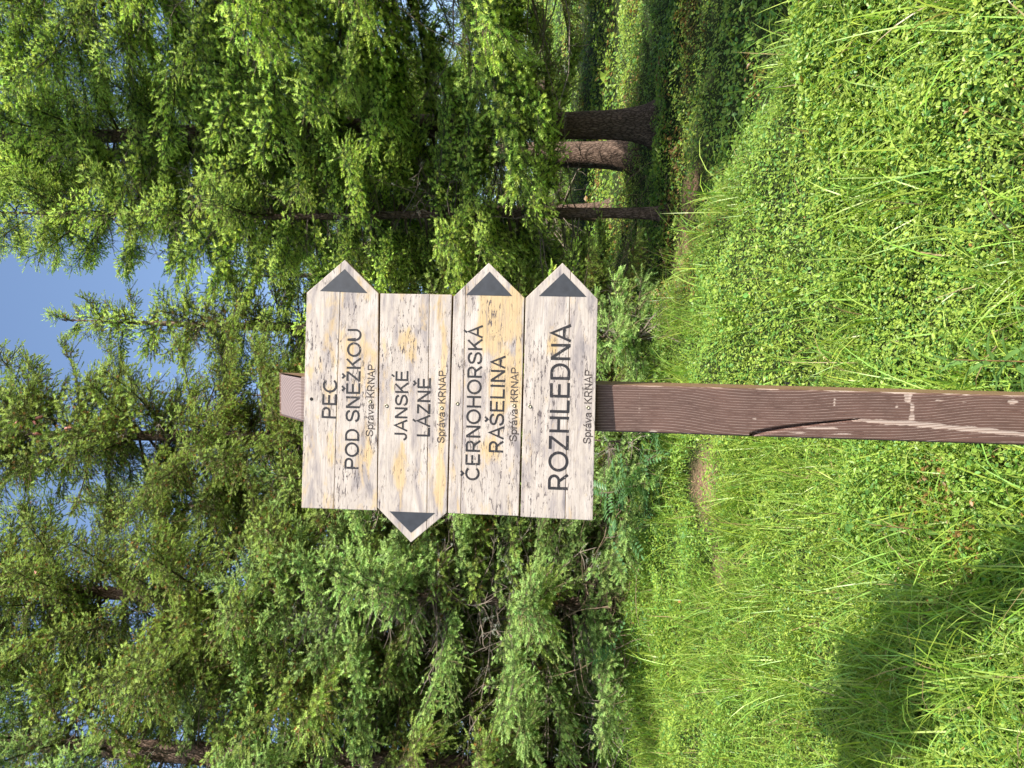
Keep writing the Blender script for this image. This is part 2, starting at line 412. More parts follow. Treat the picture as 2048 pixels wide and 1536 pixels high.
# the post: a front face with real relief (crack, wear) and a slanted top
def make_post():
    top = P2(601, 790, SY + .03); bot = P2(2048, 838, SY + .03)
    axis = top - bot; axis /= axis[2]
    W, Dp = .1065, .10
    zt = top[2]; z0 = -.2
    Hh = zt - z0
    nx, nz = 84, 420
    xs = np.linspace(-W / 2, W / 2, nx); zs = np.linspace(0, Hh, nz)
    X, Z = np.meshgrid(xs, zs)
    wz = Z + z0
    Yd = np.zeros_like(X)
    edge = np.minimum(X + W / 2, W / 2 - X)
    Yd += .004 * np.clip(1 - edge / .004, 0, 1) ** 2                   # eased arrises
    # local photo coordinates of each grid point, for the crack and worn places
    cx = bot[0] + axis[0] * (wz - bot[2]); wxp = cx + X
    d = np.stack([wxp, np.full_like(X, SY + .03), wz], -1) - EYE
    dep = d @ FWD; PX = 1024 - F * (d @ UP) / dep; PY = 768 - F * (d @ RT) / dep
    # crack: from the left edge (1508,868) curving up to (1715,834)
    t = np.clip((PX - 1505) / 215, 0, 1); yc = 868 - 34 * t ** .62
    wcr = 3.6 * (1 - t) ** .8 + .5
    crack = np.exp(-((PY - yc) / wcr) ** 2) * ((PX > 1503) & (PX < 1722))
    Yd += .012 * crack
    wear = np.zeros_like(X)
    def blob(px, py, rx, ry, a):
        nonlocal wear
        wear = np.maximum(wear, a * np.exp(-(((PX - px) / rx) ** 2 + ((PY - py) / ry) ** 2)))
    t2 = np.clip((PX - 1700) / 350, 0, 1); y2 = 836 + 30 * t2 ** 1.3    # long bare streak by the knot
    wear = np.maximum(wear, .62 * np.exp(-((PY - y2) / (4.5 + 4.5 * np.sin(t2 * 3.0))) ** 2) * (PX > 1705))
    blob(1817, 790, 9, 14, .75); blob(1826, 812, 6, 16, .7); blob(1826, 832, 9, 10, .6)
    blob(2025, 800, 16, 7, .75); blob(1880, 797, 18, 4, .5); blob(1930, 800, 14, 4, .45)
    blob(1640, 852, 50, 4, .55); blob(1600, 861, 30, 3, .5); blob(1690, 864, 40, 2.5, .5)
    blob(1512, 832, 12, 5, .48); blob(1280, 800, 5, 40, .45); blob(1670, 800, 6, 18, .46); blob(1795, 808, 8, 10, .48)
    blob(1310, 857, 18, 4, .58); blob(1255, 862, 30, 3, .5)
    wear = np.maximum(wear, .52 * np.exp(-((W / 2 - X) / .0035) ** 2) * (.75 + .25 * np.sin(PX * .05)))
    Yd += .0012 * np.clip(wear * 2 - .8, 0, 1)
    topz = np.zeros_like(X)
    topz[wz > P2(760, 800, SY + .03)[2]] = .35
    topz[wz > P2(650, 800, SY + .03)[2]] = .8
    V = np.stack([X, Yd, Z], -1).reshape(-1, 3)
    C = np.stack([wear, topz, np.zeros_like(X)], -1).reshape(-1, 3)
    i = (np.arange(nz - 1)[:, None] * nx + np.arange(nx - 1)[None]).ravel()
    mb = MB(); mb.add(V, C, f4=np.c_[i, i + 1, i + nx + 1, i + nx])
    # sides, back, slanted end-grain top
    rise = .094
    e = .004
    A = lambda x, y, z: [x, y, z]
    def quad(p, c): mb.add(p, c, f4=[[0, 1, 2, 3]])
    w2 = W / 2
    quad([A(w2, e, 0), A(w2, Dp, 0), A(w2, Dp, Hh + rise), A(w2, e, Hh)], [.1, .1, .55])
    quad([A(-w2, Dp, 0), A(-w2, e, 0), A(-w2, e, Hh), A(-w2, Dp, Hh + rise)], [.1, .1, .3])
    quad([A(w2, Dp, 0), A(-w2, Dp, 0), A(-w2, Dp, Hh + rise), A(w2, Dp, Hh + rise)], [.1, .1, .3])
    nt_ = 24
    ys = np.linspace(0, Dp, nt_); Xt, Yt = np.meshgrid(xs[::4], ys)
    Zt = Hh + rise * Yt / Dp - .006 * np.clip(1 - np.minimum(Xt + w2, w2 - Xt) / .006, 0, 1) ** 2 - .006 * np.clip(1 - (Dp - Yt) / .008, 0, 1) ** 2
    k = Xt.shape[1]; i = (np.arange(nt_ - 1)[:, None] * k + np.arange(k - 1)[None]).ravel()
    mb.add(np.stack([Xt, Yt, Zt], -1).reshape(-1, 3), [.2, 1, 0], f4=np.c_[i, i + 1, i + k + 1, i + k])
    o = link('post', mb.mesh('post'), [M_POST], sign)
    base = bot + axis * (z0 - bot[2])
    sh = Matrix.Identity(4); sh[0][2] = axis[0]; sh[1][2] = 0
    o.matrix_parent_inverse = Matrix.Identity(4)
    o.matrix_local = Matrix.Translation(Vector(base - SO + np.array([0, .006, 0]))) @ sh.to_4x4() @ Matrix.Rotation(R(-5), 4, 'Z')
    return o
make_post()

def clip_poly(poly, p, nrm):
    out = []
    for i in range(len(poly)):
        a, b = poly[i], poly[(i + 1) % len(poly)]
        da, db = (a - p) @ nrm, (b - p) @ nrm
        if da >= 0: out.append(a)
        if (da >= 0) != (db >= 0): out.append(a + (b - a) * da / (da - db))
    return np.array(out)

import bmesh
def slab(name, poly, y0, y1, mat, parent, origin, creamf=None, bevel=.0022, wavy=0.):
    """a plank cut to the 2-D outline poly (x,z) between depths y0 (front) and y1, eased edges, front finely divided to carry wear"""
    bm = bmesh.new()
    poly = np.asarray(poly)
    area = .5 * np.sum(poly[:, 0] * np.roll(poly[:, 1], -1) - np.roll(poly[:, 0], -1) * poly[:, 1])
    if area < 0: poly = poly[::-1]
    vs = [bm.verts.new((p[0] - origin[0], y0 - origin[1], p[1] - origin[2])) for p in poly]
    f = bm.faces.new(vs)
    r = bmesh.ops.extrude_face_region(bm, geom=[f])
    for v in r['geom']:
        if isinstance(v, bmesh.types.BMVert): v.co.y += y1 - y0
    bmesh.ops.recalc_face_normals(bm, faces=bm.faces)
    if bevel:
        bmesh.ops.bevel(bm, geom=[e for e in bm.edges if min(v.co.y for v in e.verts) < y0 - origin[1] + 1e-5 and max(v.co.y for v in e.verts) < y0 - origin[1] + 1e-5],
                        offset=bevel, segments=2, affect='EDGES', profile=.6)
    if creamf:
        lo, hi = poly.min(0), poly.max(0)
        for ax, st in ((0, .008), (1, .006)):
            k = lo[ax] + st
            while k < hi[ax]:
                co = [0, 0, 0]; no = [0, 0, 0]; co[0 if ax == 0 else 2] = k - origin[0 if ax == 0 else 2]; no[0 if ax == 0 else 2] = 1
                bmesh.ops.bisect_plane(bm, geom=bm.verts[:] + bm.edges[:] + bm.faces[:], plane_co=co, plane_no=no)
                k += st
    me = bpy.data.meshes.new(name); bm.to_mesh(me); bm.free()
    n = len(me.vertices); co = np.zeros(n * 3, np.float32); me.vertices.foreach_get('co', co); co = co.reshape(-1, 3)
    c = np.zeros((n, 4), np.float32); c[:, 3] = 1
    if creamf: c[:, 0] = creamf(co[:, 0] + origin[0], co[:, 2] + origin[2])
    a = me.color_attributes.new('col', 'FLOAT_COLOR', 'POINT'); a.data.foreach_set('color', c.ravel())
    o = link(name, me, [mat], parent); o.location = np.array(origin) - np.array(parent_world(parent))
    return o

def parent_world(o):
    p = np.zeros(3)
    while o is not None: p = p + np.array(o.location); o = o.parent
    return p

def _arc(cx, cy, rx, ry, a0, a1, n=18):
    a = np.radians(np.linspace(a0, a1, n)); return [(cx + rx * math.cos(q), cy + ry * math.sin(q)) for q in a]
def _cr(pts, k=6):
    P = [pts[0]] + list(pts) + [pts[-1]]; out = []
    P = np.array(P, float)
    for i in range(1, len(P) - 2):
        for t in np.arange(k) / k:
            a, b, c, d = P[i - 1:i + 3]
            out.append(tuple(.5 * (2 * b + (c - a) * t + (2 * a - 5 * b + 4 * c - d) * t * t + (3 * b - a - 3 * c + d) * t ** 3)))
    return out + [tuple(pts[-1])]
_bowlP = [(.17, .94)] + _arc(.55, .70, .26, .24, 90, -90) + [(.17, .46)]
GLYPH = {   # advance, centre lines of the strokes (cap height 1)
    ' ': (.39, []), 'A': (.93, [[(.06, 0), (.465, .985), (.87, 0)], [(.2, .34), (.73, .34)]]),
    'C': (1.01, [_arc(.53, .5, .43, .44, 40, 322, 30)]), 'D': (1.01, [[(.16, 0), (.16, 1)], [(.16, .94)] + _arc(.48, .5, .38, .44, 90, -90) + [(.16, .06)]]),
    'E': (.93, [[(.17, 0), (.17, 1)], [(.17, .94), (.83, .94)], [(.17, .53), (.79, .53)], [(.17, .06), (.86, .06)]]),
    'H': (1.01, [[(.17, 0), (.17, 1)], [(.84, 0), (.84, 1)], [(.17, .53), (.84, .53)]]), 'I': (.39, [[(.195, 0), (.195, 1)]]),
    'J': (.70, [[(.52, 1), (.52, .3)] + _arc(.30, .29, .22, .235, 0, -175)]), 'K': (.93, [[(.17, 0), (.17, 1)], [(.80, 1), (.17, .36)], [(.40, .60), (.86, 0)]]),
    'L': (.777, [[(.16, 0), (.16, 1)], [(.16, .06), (.74, .06)]]), 'N': (1.01, [[(.16, 0), (.16, 1)], [(.85, 0), (.85, 1)], [(.18, .97), (.83, .03)]]),
    'O': (1.087, [_arc(.54, .5, .45, .445, 0, 360, 40)]), 'P': (.93, [[(.17, 0), (.17, 1)], _bowlP]),
    'R': (1.01, [[(.17, 0), (.17, 1)], _bowlP, [(.52, .47), (.88, 0)]]),
    'S': (.93, [_cr([(.81, .71), (.73, .87), (.47, .945), (.21, .87), (.14, .72), (.22, .59), (.47, .515), (.73, .43), (.82, .27), (.72, .12), (.46, .055), (.2, .12), (.10, .31)])]),
    'U': (1.01, [[(.155, 1), (.155, .4)] + _arc(.505, .4, .35, .345, 180, 360) + [(.855, 1)]]),
    'Z': (.853, [[(.09, .94), (.76, .94)], [(.72, .92), (.10, .08)], [(.05, .06), (.79, .06)]]),
    'p': (.777, [[(.13, -.28), (.13, .72)], _arc(.40, .36, .27, .31, 0, 360, 28)]), 'r': (.465, [[(.13, 0), (.13, .72)], _cr([(.13, .42), (.2, .60), (.32, .665), (.44, .63)])]),
    'v': (.698, [[(.05, .72), (.35, .03), (.65, .72)]]),
    'a': (.777, [_cr([(.12, .50), (.2, .63), (.38, .67), (.55, .62), (.6, .48), (.6, .14), (.66, 0)]), _cr([(.6, .40), (.4, .36), (.18, .30), (.10, .18), (.18, .07), (.34, .045), (.5, .1), (.6, .24)])]),
}
_CARON = [(-.17, 1.32), (0, 1.14), (.17, 1.32)]; _ACUTE = [(-.06, 1.10), (.10, 1.32)]
for ch, b_, acc, dy in (('Č', 'C', _CARON, 0), ('Š', 'S', _CARON, 0), ('Ž', 'Z', _CARON, 0), ('Ě', 'E', _CARON, 0), ('É', 'E', _ACUTE, 0), ('Á', 'A', _ACUTE, 0), ('á', 'a', _ACUTE, -.27)):
    adv, st = GLYPH[b_]; GLYPH[ch] = (adv, st + [[(x + adv / 2, y + dy) for x, y in acc]])

def text_mesh(body, th=.142):
    """each stroke a mitred ribbon with a little depth, later strokes a hair lower so that none share a plane"""
    V, Fq, pen = [], [], 0.
    for ch in body:
        adv, strokes = GLYPH[ch]
        for si, st in enumerate(strokes):
            P = np.array(st, float) + [pen, 0]; n = len(P); base = len(V)
            seg = unit(np.diff(P, axis=0)); nr = np.c_[-seg[:, 1], seg[:, 0]]
            for i in range(n):
                if np.allclose(P[0], P[-1]) and i in (0, n - 1): m = unit(nr[0] + nr[-1]); k = 1 / max(.6, m @ nr[0])
                elif i == 0: m, k = nr[0], 1
                elif i == n - 1: m, k = nr[-1], 1
                else: m = unit(nr[i - 1] + nr[i]); k = 1 / max(.55, m @ nr[i])
                for sg in (1, -1):
                    q = P[i] + sg * m * k * th / 2
                    V.append((q[0], q[1], .010 - .0012 * si)); V.append((q[0], q[1], -.010))
            for i in range(n - 1):
                a = base + 4 * i; b = a + 4
                Fq += [[a, a + 2, b + 2, b], [a, b, b + 1, a + 1], [a + 2, a + 3, b + 3, b + 2]]
            a = base; Fq.append([a, a + 1, a + 3, a + 2]); a = base + 4 * (n - 1); Fq.append([a, a + 2, a + 3, a + 1])
        pen += adv
    me = bpy.data.meshes.new('lettering'); me.from_pydata(V, [], Fq); me.update()
    return me, np.array(V, np.float32)
CAP = 1.0

def lettering(parent, body, left, right, cap_px, mat, Y):
    """left/right: photo pixels of the base line's two ends"""
    me, co = text_mesh(body)
    a, b = P2(*left, SY), P2(*right, SY)
    Wd = np.linalg.norm(b - a); cap = cap_px * SY / F * 1.0
    x0, x1 = co[:, 0].min(), co[:, 0].max()
    co[:, 0] = (co[:, 0] - x0) * Wd / (x1 - x0); co[:, 1] *= cap / CAP
    co[:, 2] *= .06
    me.vertices.foreach_set('co', co.ravel()); me.update()
    o = link('lettering', me, [mat], parent)
    ang = math.atan2(b[2] - a[2], b[0] - a[0])
    o.rotation_euler = (R(90), -ang, 0)
    o.rotation_mode = 'XYZ'
    o.matrix_local = Matrix.Translation(Vector(np.array([a[0], Y, a[2]]) - parent_world(parent))) @ Matrix.Rotation(-ang, 4, 'Y') @ Matrix.Rotation(R(90), 4, 'X')
    tag(o, 'dark engraved letters reading ' + body)
    return o

def screw(parent, px, py, hole=False):
    c = P2(px, py)
    mb = MB(); r = .0042; k = 14
    an = np.arange(k) * 2 * math.pi / k
    rings = [(r, -.0004), (r * .92, -.0016), (r * .55, -.0018), (r * .45, -.0006), (0.0001, -.0005)] if not hole else [(r * .95, -.0004), (r * .5, -.0005), (.0001, -.0006)]
    V = np.concatenate([np.c_[np.cos(an) * q, np.full(k, y), np.sin(an) * q] for q, y in rings])
    f = [[j * k + i, j * k + (i + 1) % k, (j + 1) * k + (i + 1) % k, (j + 1) * k + i] for j in range(len(rings) - 1) for i in range(k)]
    mb.add(V, [.3, .3, .3], f4=f)
    o = link('screw_hole' if hole else 'screw', mb.mesh('screw', not hole), [M_HOLE if hole else M_SCREW], parent)
    o.location = np.array([c[0], SY - .0002, c[2]]) - parent_world(parent)

TH = .030
def cream_field(blobs, base):
    def f(x, z):
        v = np.full(len(x), base)
        for (px, py, rx, ry, a) in blobs:       # photo pixels
            p = P2(px, py); q = SY / F
            v = np.maximum(v, a * np.exp(-(((x - p[0]) / (ry * q)) ** 2 + ((z - p[2]) / (rx * q)) ** 2) ** 1.5))
        return v
    return f

BOARDS = [
    dict(label='topmost arrow board, pale and bleached, reading PEC POD SNĚŽKOU, pointing right',
         poly=[(613.4, 585), (689.5, 519.5), (757, 586.7), (754, 1021), (602.8, 1015.8)], seam=((683, 500), (667, 1030)),
         tri=[(689.6, 538), (640, 582), (735, 586)], cream=[(700, 700, 14, 50, .55), (660, 900, 14, 60, .55), (650, 680, 14, 40, .45), (735, 900, 12, 90, .5)], base=.33,
         text=[('PEC', (671.5, 837), (674.5, 760), 30, 0), ('POD SNĚŽKOU', (716.5, 938), (722.8, 658), 29, 0),
               ('Správa', (745.5, 873), (747.5, 808), 15, 1), ('KRNAP', (748.0, 795), (750.0, 729), 15, 1)],
         screws=[(740, 802.7, 0), (623, 798, 1)]),
    dict(label='second arrow board from the top, reading JANSKÉ LÁZNĚ, the only one pointing left',
         poly=[(760.7, 586.7), (904, 589.2), (893.5, 1025.5), (822, 1085), (755, 1015.5)], seam=((859, 570), (853, 1100)),
         tri=[(779, 1022.6), (870, 1026), (822, 1065.6)], cream=[(880, 960, 13, 80, .95), (800, 930, 22, 60, .6), (815, 690, 22, 50, .6), (880, 620, 8, 60, .6), (885, 800, 8, 220, .8)], base=.24,
         text=[('JANSKÉ', (813.5, 881), (816.5, 742), 26, 0), ('LÁZNĚ', (859.5, 873), (861.5, 756), 27, 0),
               ('Správa', (888.5, 886), (890, 824), 15, 1), ('KRNAP', (890.5, 807), (892, 741), 15, 1)],
         screws=[(883, 815.5, 0), (773, 811.5, 0)]),
    dict(label='third arrow board from the top, cream half intact, reading ČERNOHORSKÁ RAŠELINA, pointing right',
         poly=[(907, 593), (977.6, 525.4), (1049, 595.7), (1037.2, 1032), (895.8, 1026.5)], seam=((933, 520), (921, 1040)),
         tri=[(979.6, 543), (932.7, 590), (1024.5, 592)], cream=[(990, 640, 45, 80, 1.1), (1005, 760, 35, 80, .85), (985, 900, 28, 40, .7), (1030, 600, 20, 40, 1.), (1037, 740, 8, 150, .9)], base=.26,
         text=[('ČERNOHORSKÁ', (958.5, 961), (965.5, 650), 29, 0), ('RAŠELINA', (1006, 905), (1011, 711), 29, 0),
               ('Správa', (1033, 883), (1035, 818), 15, 1), ('KRNAP', (1035.5, 804), (1037, 735), 15, 1)],
         screws=[(1027.6, 811, 0), (914.5, 807, 0)]),
    dict(label='lowest arrow board, flaking and grey, reading ROZHLEDNA in large letters, pointing right',
         poly=[(1051.3, 595.7), (1125, 525.4), (1195.6, 598.4), (1185.5, 1041), (1041, 1033.5)], seam=((1142, 510), (1130, 1050)),
         tri=[(1127, 545.7), (1078, 592), (1173, 593.7)], cream=[(1105, 690, 14, 50, .6), (1160, 640, 10, 60, .35)], base=.2,
         text=[('ROZHLEDNA', (1135, 980), (1142, 648), 39, 0),
               ('Správa', (1181, 887.5), (1183, 825), 15, 1), ('KRNAP', (1183.3, 807), (1184.5, 740), 15, 1)],
         screws=[(1176, 815, 0), (1059.7, 812.5, 0)]),
]
for bd in BOARDS:
    W3 = np.array([P2(*p) for p in bd['poly']]); poly = W3[:, [0, 2]]
    cen = poly.mean(0); org = (cen[0], SY, cen[1])
    core = cen + (poly - cen) * .992
    board = slab('arrow_board', core, SY + .021, SY + TH, M_BOARD, sign, org, None, 0)
    tag(board, bd['label'])
    s0, s1 = P2(*bd['seam'][0])[[0, 2]], P2(*bd['seam'][1])[[0, 2]]
    nrm = np.array([-(s1 - s0)[1], (s1 - s0)[0]]); nrm /= np.linalg.norm(nrm)
    if nrm[1] < 0: nrm = -nrm
    cf = cream_field(bd['cream'], bd['base'])
    up_ = clip_poly(poly, s0 + nrm * .0003, nrm); lo_ = clip_poly(poly, s0 - nrm * .0003, -nrm)
    slab('plank', up_, SY, SY + .0212, M_BOARD, board, org, cf, .0016)
    slab('plank', lo_, SY, SY + .0208, M_BOARD, board, org, cf, .0016)
    tri = np.array([P2(*p) for p in bd['tri']])[:, [0, 2]]
    slab('arrow_mark', tri, SY - .0006, SY + .0006, M_ARROW, board, org, None, 0)
    for (s, a, b, cap, k) in bd['text']:
        lettering(board, s, a, b, cap, M_INK2 if k else M_INK, SY)
    for (px, py, h) in bd['screws']: screw(board, px, py, bool(h))

# ------------------------------------------------------------------ spruce branches
OLD = {'fresh': (.065, .125, .032), 'olive': (.10, .125, .03), 'blue': (.10, .16, .045)}
NEW = {'fresh': (.46, .60, .14), 'olive': (.30, .40, .10), 'blue': (.31, .44, .145)}
def make_branch(kind, L, seed, dens=1.22):
    global rng
    keep = rng; rng = np.random.default_rng(seed)
    mb = MB()
    hang = {'fresh': .16, 'olive': .6, 'blue': .2}[kind]
    t = np.linspace(0, 1, 15)
    b2 = rng.uniform(-.42, -.25); c3 = rng.uniform(.22, .36)
    ax = np.c_[L * t * .96, L * .06 * np.sin(t * 3 + rng.uniform(0, 6)) * t, L * (b2 * t ** 2 + c3 * t ** 3)]
    twigc = np.array([.085, .065, .05])
    tubes(mb, ax[:-1], ax[1:], .012 * L * (1 - t[:-1]) + .002, .012 * L * (1 - t[1:]) + .002, twigc, 1, 4)
    SP, SD, SL, SC, SN = [], [], [], [], []       # brush start, dir, length, colour
    TP, TQ = [], []
    old, new = np.array(OLD[kind]), np.array(NEW[kind])
    def shoot(p, d, l, c, nw=False): SP.append(p); SD.append(d); SL.append(l); SC.append(c); SN.append(nw)
    step = .050 / dens
    pos = .10 * L
    while pos < L * .99:
        tt = pos / L
        p0 = np.array([np.interp(tt, t, ax[:, i]) for i in range(3)])
        tg = unit(np.array([np.interp(min(tt + .03, 1), t, ax[:, i]) for i in range(3)]) - np.array([np.interp(max(tt - .03, 0), t, ax[:, i]) for i in range(3)]))
        for sgn in (-1, 1):
            if rng.random() < .10: continue
            l2 = (.33 * L * (1 - tt) ** .75 * (.35 + .65 * min(1, tt / .3)) + .07) * rng.uniform(.65, 1.2)
            phi = R(rng.normal(52, 10))
            side = np.array([0, sgn, 0.])
            d = tg * math.cos(phi) + side * math.sin(phi) + np.array([0, 0, rng.normal(-.08, .26)])
            d = unit(d); p = p0.copy(); run = 0; k = 0
            ns = max(2, int(l2 / .045))
            for s in range(ns):
                seg = l2 / ns
                d = unit(d + np.array([0, 0, -hang * .16]) + rng.normal(0, .05, 3))
                q = p + d * seg
                TP.append(p); TQ.append(q)
                fo = (s + 1) / ns
                oc = old * rng.uniform(.75, 1.3)
                shoot(p, d, seg * 1.1, oc)
                # side shoots
                sd_ = unit(np.cross(d, [0, 0, 1.]) + 1e-6)
                for s2 in (-1, 1):
                    if rng.random() < .12: continue
                    an = R(rng.normal(46, 10))
                    d3 = unit(d * math.cos(an) + sd_ * s2 * math.sin(an) + np.array([0, 0, rng.normal(-.12 - .25 * hang, .22)]))
                    l3 = rng.uniform(.035, .085) * (1.15 - .5 * fo)
                    if s < ns - 1: shoot(p, d3, l3, old * rng.uniform(.7, 1.35))
                    pn = p + d3 * l3 * .92
                    if rng.random() < (.85 if kind != 'olive' else .66):
                        shoot(pn, unit(d3 + np.array([.12, 0, .10]) + rng.normal(0, .22, 3)), rng.uniform(.030, .052), new * rng.uniform(.75, 1.25) * np.array([rng.uniform(.85, 1.15), 1, 1]), True)
                    elif kind == 'olive' and rng.random() < .38:
                        shoot(pn, d3, .016, np.array([.36, .20, .07]) * rng.uniform(.7, 1.1))
                p = q
            shoot(p, d, rng.uniform(.045, .07), new * rng.uniform(.85, 1.25), True)
        if rng.random() < .6:       # shoots on top of the axis
            shoot(p0, unit(tg + np.array([0, rng.normal(0, .3), .55])), .05, old * 1.2)
        pos += step * rng.uniform(.8, 1.2)
    shoot(ax[-1], unit(ax[-1] - ax[-2]), .07, new * 1.1, True)
    P, D, Ls, Cs = map(np.array, (SP, SD, SL, SC))
    isnew = np.array(SN)
    for m_, N, nl, wd, spr in ((~isnew, 13, .0185, .0050, (66, 30)), (isnew, 20, .0190, .0078, (78, 26))):
        brushes(mb, P[m_], D[m_], Ls[m_], N, nl, wd, Cs[m_], 0, spr)
    tubes(mb, np.array(TP), np.array(TQ), .0026, .0018, np.array([.16, .115, .07]), 1, 3)
    me = mb.mesh('spruce_branch_' + kind)
    me.materials.append(M_NEEDLE); me.materials.append(M_TWIG)
    rng = keep
    return me

BR = {}
for kind, seeds in (('fresh', 4), ('olive', 4), ('blue', 4)):
    BR[kind] = {1.5: [make_branch(kind, 1.5, 100 * len(kind) + i) for i in range(seeds)],
                .8: [make_branch(kind, .8, 100 * len(kind) + 20 + i) for i in range(3)], .35: [make_branch(kind, .35, 100 * len(kind) + 40 + i) for i in range(3)]}

def trunk_mesh(H, r, lean, seed, k=14):
    r_ = np.random.default_rng(seed)
    nseg = 26
    hs = np.concatenate([[-.25, 0, .06, .14, .28], np.linspace(.5, H, nseg)])
    V = []; px = r_.uniform(0, 6, 4)
    for h in hs:
        fr = 1 + .75 * math.exp(-max(h, 0) / .13)
        rad = r * fr * max(.04, (1 - max(h, 0) / (H * 1.02))) ** .8
        for i in range(k):
            a = 2 * math.pi * i / k
            q = rad * (1 + (.05 + .22 * math.exp(-max(h, 0) / .16)) * math.sin(3 * a + px[0]) + .035 * math.sin(5 * a + h * 3 + px[1]))
            V.append((q * math.cos(a) + lean[0] * h + .02 * math.sin(h * 1.1 + px[2]), q * math.sin(a) + lean[1] * h, h))
    f = [[j * k + i, j * k + (i + 1) % k, (j + 1) * k + (i + 1) % k, (j + 1) * k + i] for j in range(len(hs) - 1) for i in range(k)]
    mb = MB(); mb.add(V, [.2, .15, .12], f4=f)
    return mb.mesh('trunk', True)

def dead_crown(H, hb, Rr, seed, lean, n=150, lichen=True):
    """bare inner twigs with grey lichen, between trunk and live branches"""
    r_ = np.random.default_rng(seed); mb = MB()
    P, Q, ra, rb, C = [], [], [], [], []
    LP, LD = [], []
    for i in range(n):
        h = r_.uniform(hb, H * .8); a = r_.uniform(0, 6.283); l = Rr * (1 - h / H) * r_.uniform(.35, .8) + .15
        p = np.array([lean[0] * h, lean[1] * h, h]); d = np.array([math.cos(a), math.sin(a), r_.uniform(-.35, .1)])
        c = np.array([.16, .13, .105]) * r_.uniform(.6, 1.7)
        ns = 5
        for s in range(ns):
            d = unit(d + r_.normal(0, .16, 3)); q = p + d * l / ns
            P.append(p); Q.append(q); ra.append(.007 * (1 - s / ns) + .0015); rb.append(.007 * (1 - (s + 1) / ns) + .0012); C.append(c)
            if s:
                for _ in range(3):
                    e = unit(d + r_.normal(0, .7, 3)); ll = r_.uniform(.06, .22)
                    m = p + e * ll * .5; e2 = unit(e + r_.normal(0, .4, 3))
                    P += [p, m]; Q += [m, m + e2 * ll * .5]; ra += [.0022, .0016]; rb += [.0016, .0009]; C += [c, c]
                    if r_.random() < .45: LP.append(m); LD.append(e2)
            p = q
    tubes(mb, np.array(P), np.array(Q), np.array(ra), np.array(rb), np.array(C), 0, 3)
    if lichen and LP:
        brushes(mb, np.array(LP), np.array(LD), .05, 9, .016, .003, np.array([.30, .33, .27]), 0, (85, 60))
    me = mb.mesh('crown'); me.materials.append(M_TWIG)
    return me

def px_at(u, Y): return (u - 768) / F * Y

def sun_gap(x, y, z):
    # openings in the crowns through which the sun reaches the pale trunk
    p = np.array([x, y, z])
    for q, rad in ((np.array([px_at(1222, 8.8), 8.8, 1.75]), .42), (np.array([px_at(1222, 8.8), 8.8, 2.35]), .42), (np.array([2.0, 10.5, 1.45]), .6), (np.array([2.6, 12.2, 1.7]), .6)):
        d = p - q; s = d @ SUN
        if s > .25 and np.linalg.norm(d - s * SUN) < rad: return False
    return True

def spruce(label, X, Y, H, Rr, kind, hb=.6, trunk_r=.14, lean=(0, 0), seed=1, whorl=.30, per=5, name='spruce_tree', group='spruces at the forest edge', base=None, tip=True, minscale=.16, keepf=None, prof=.85, dead=150):
    r_ = np.random.default_rng(seed)
    z = float(ground(X, Y)) if base is None else base
    t = empty(name, (X, Y, z)); tag(t, label, 'tree', group)
    link('trunk', trunk_mesh(H, trunk_r, lean, seed), [M_BARK], t)
    cr = link('crown', dead_crown(H, hb * .6, Rr, seed + 5, lean, dead), [], t)
    h = hb
    kinds = kind if isinstance(kind, (list, tuple)) else [kind]
    while h < H - .12:
        n = per if h < H * .8 else max(3, per - 1)
        a0 = r_.uniform(0, 6.283)
        for i in range(n):
            a = a0 + i * 6.283 / n + r_.normal(0, .25)
            ln = (Rr * max(0, 1 - h / H) ** prof * r_.uniform(.75, 1.15) + .16)
            B0 = 1.5 if ln > 1.05 else (.8 if ln > .5 else .35); s = ln / B0
            pit = R(-8 + 42 * (h / H) ** 1.3 + r_.normal(0, 7))
            hh = h + r_.normal(0, .07)
            p = Vector((lean[0] * hh, lean[1] * hh, hh))
            if not all(sun_gap(X + p[0] + math.cos(a) * ln * q, Y + p[1] + math.sin(a) * ln * q, z + hh) for q in (.15, .4, .65, .9)): continue
            if keepf and not keepf(X + p[0] + math.cos(a) * ln * .6, Y + p[1] + math.sin(a) * ln * .6, z + hh): continue
            o = bpy.data.objects.new('branch', (lambda q: q[int(r_.integers(len(q)))])(BR[kinds[int(r_.integers(len(kinds)))]][B0])); COL.objects.link(o)
            o.parent = cr
            o.matrix_local = Matrix.Translation(p) @ Matrix.Rotation(a, 4, 'Z') @ Matrix.Rotation(-pit, 4, 'Y') @ Matrix.Rotation(r_.normal(0, .18), 4, 'X') @ Matrix.Scale(s * r_.uniform(.9, 1.1), 4)
        h += .98 * whorl * r_.uniform(.75, 1.2) * (1 if h < H * .7 else .75)
    if tip:
        o = bpy.data.objects.new('branch', BR[kinds[0]][.35][0]); COL.objects.link(o); o.parent = cr
        o.matrix_local = Matrix.Translation((lean[0] * H, lean[1] * H, H - .12)) @ Matrix.Rotation(R(-80), 4, 'Y') @ Matrix.Scale(.28 / .35 if H > 1 else .4, 4)
    return t

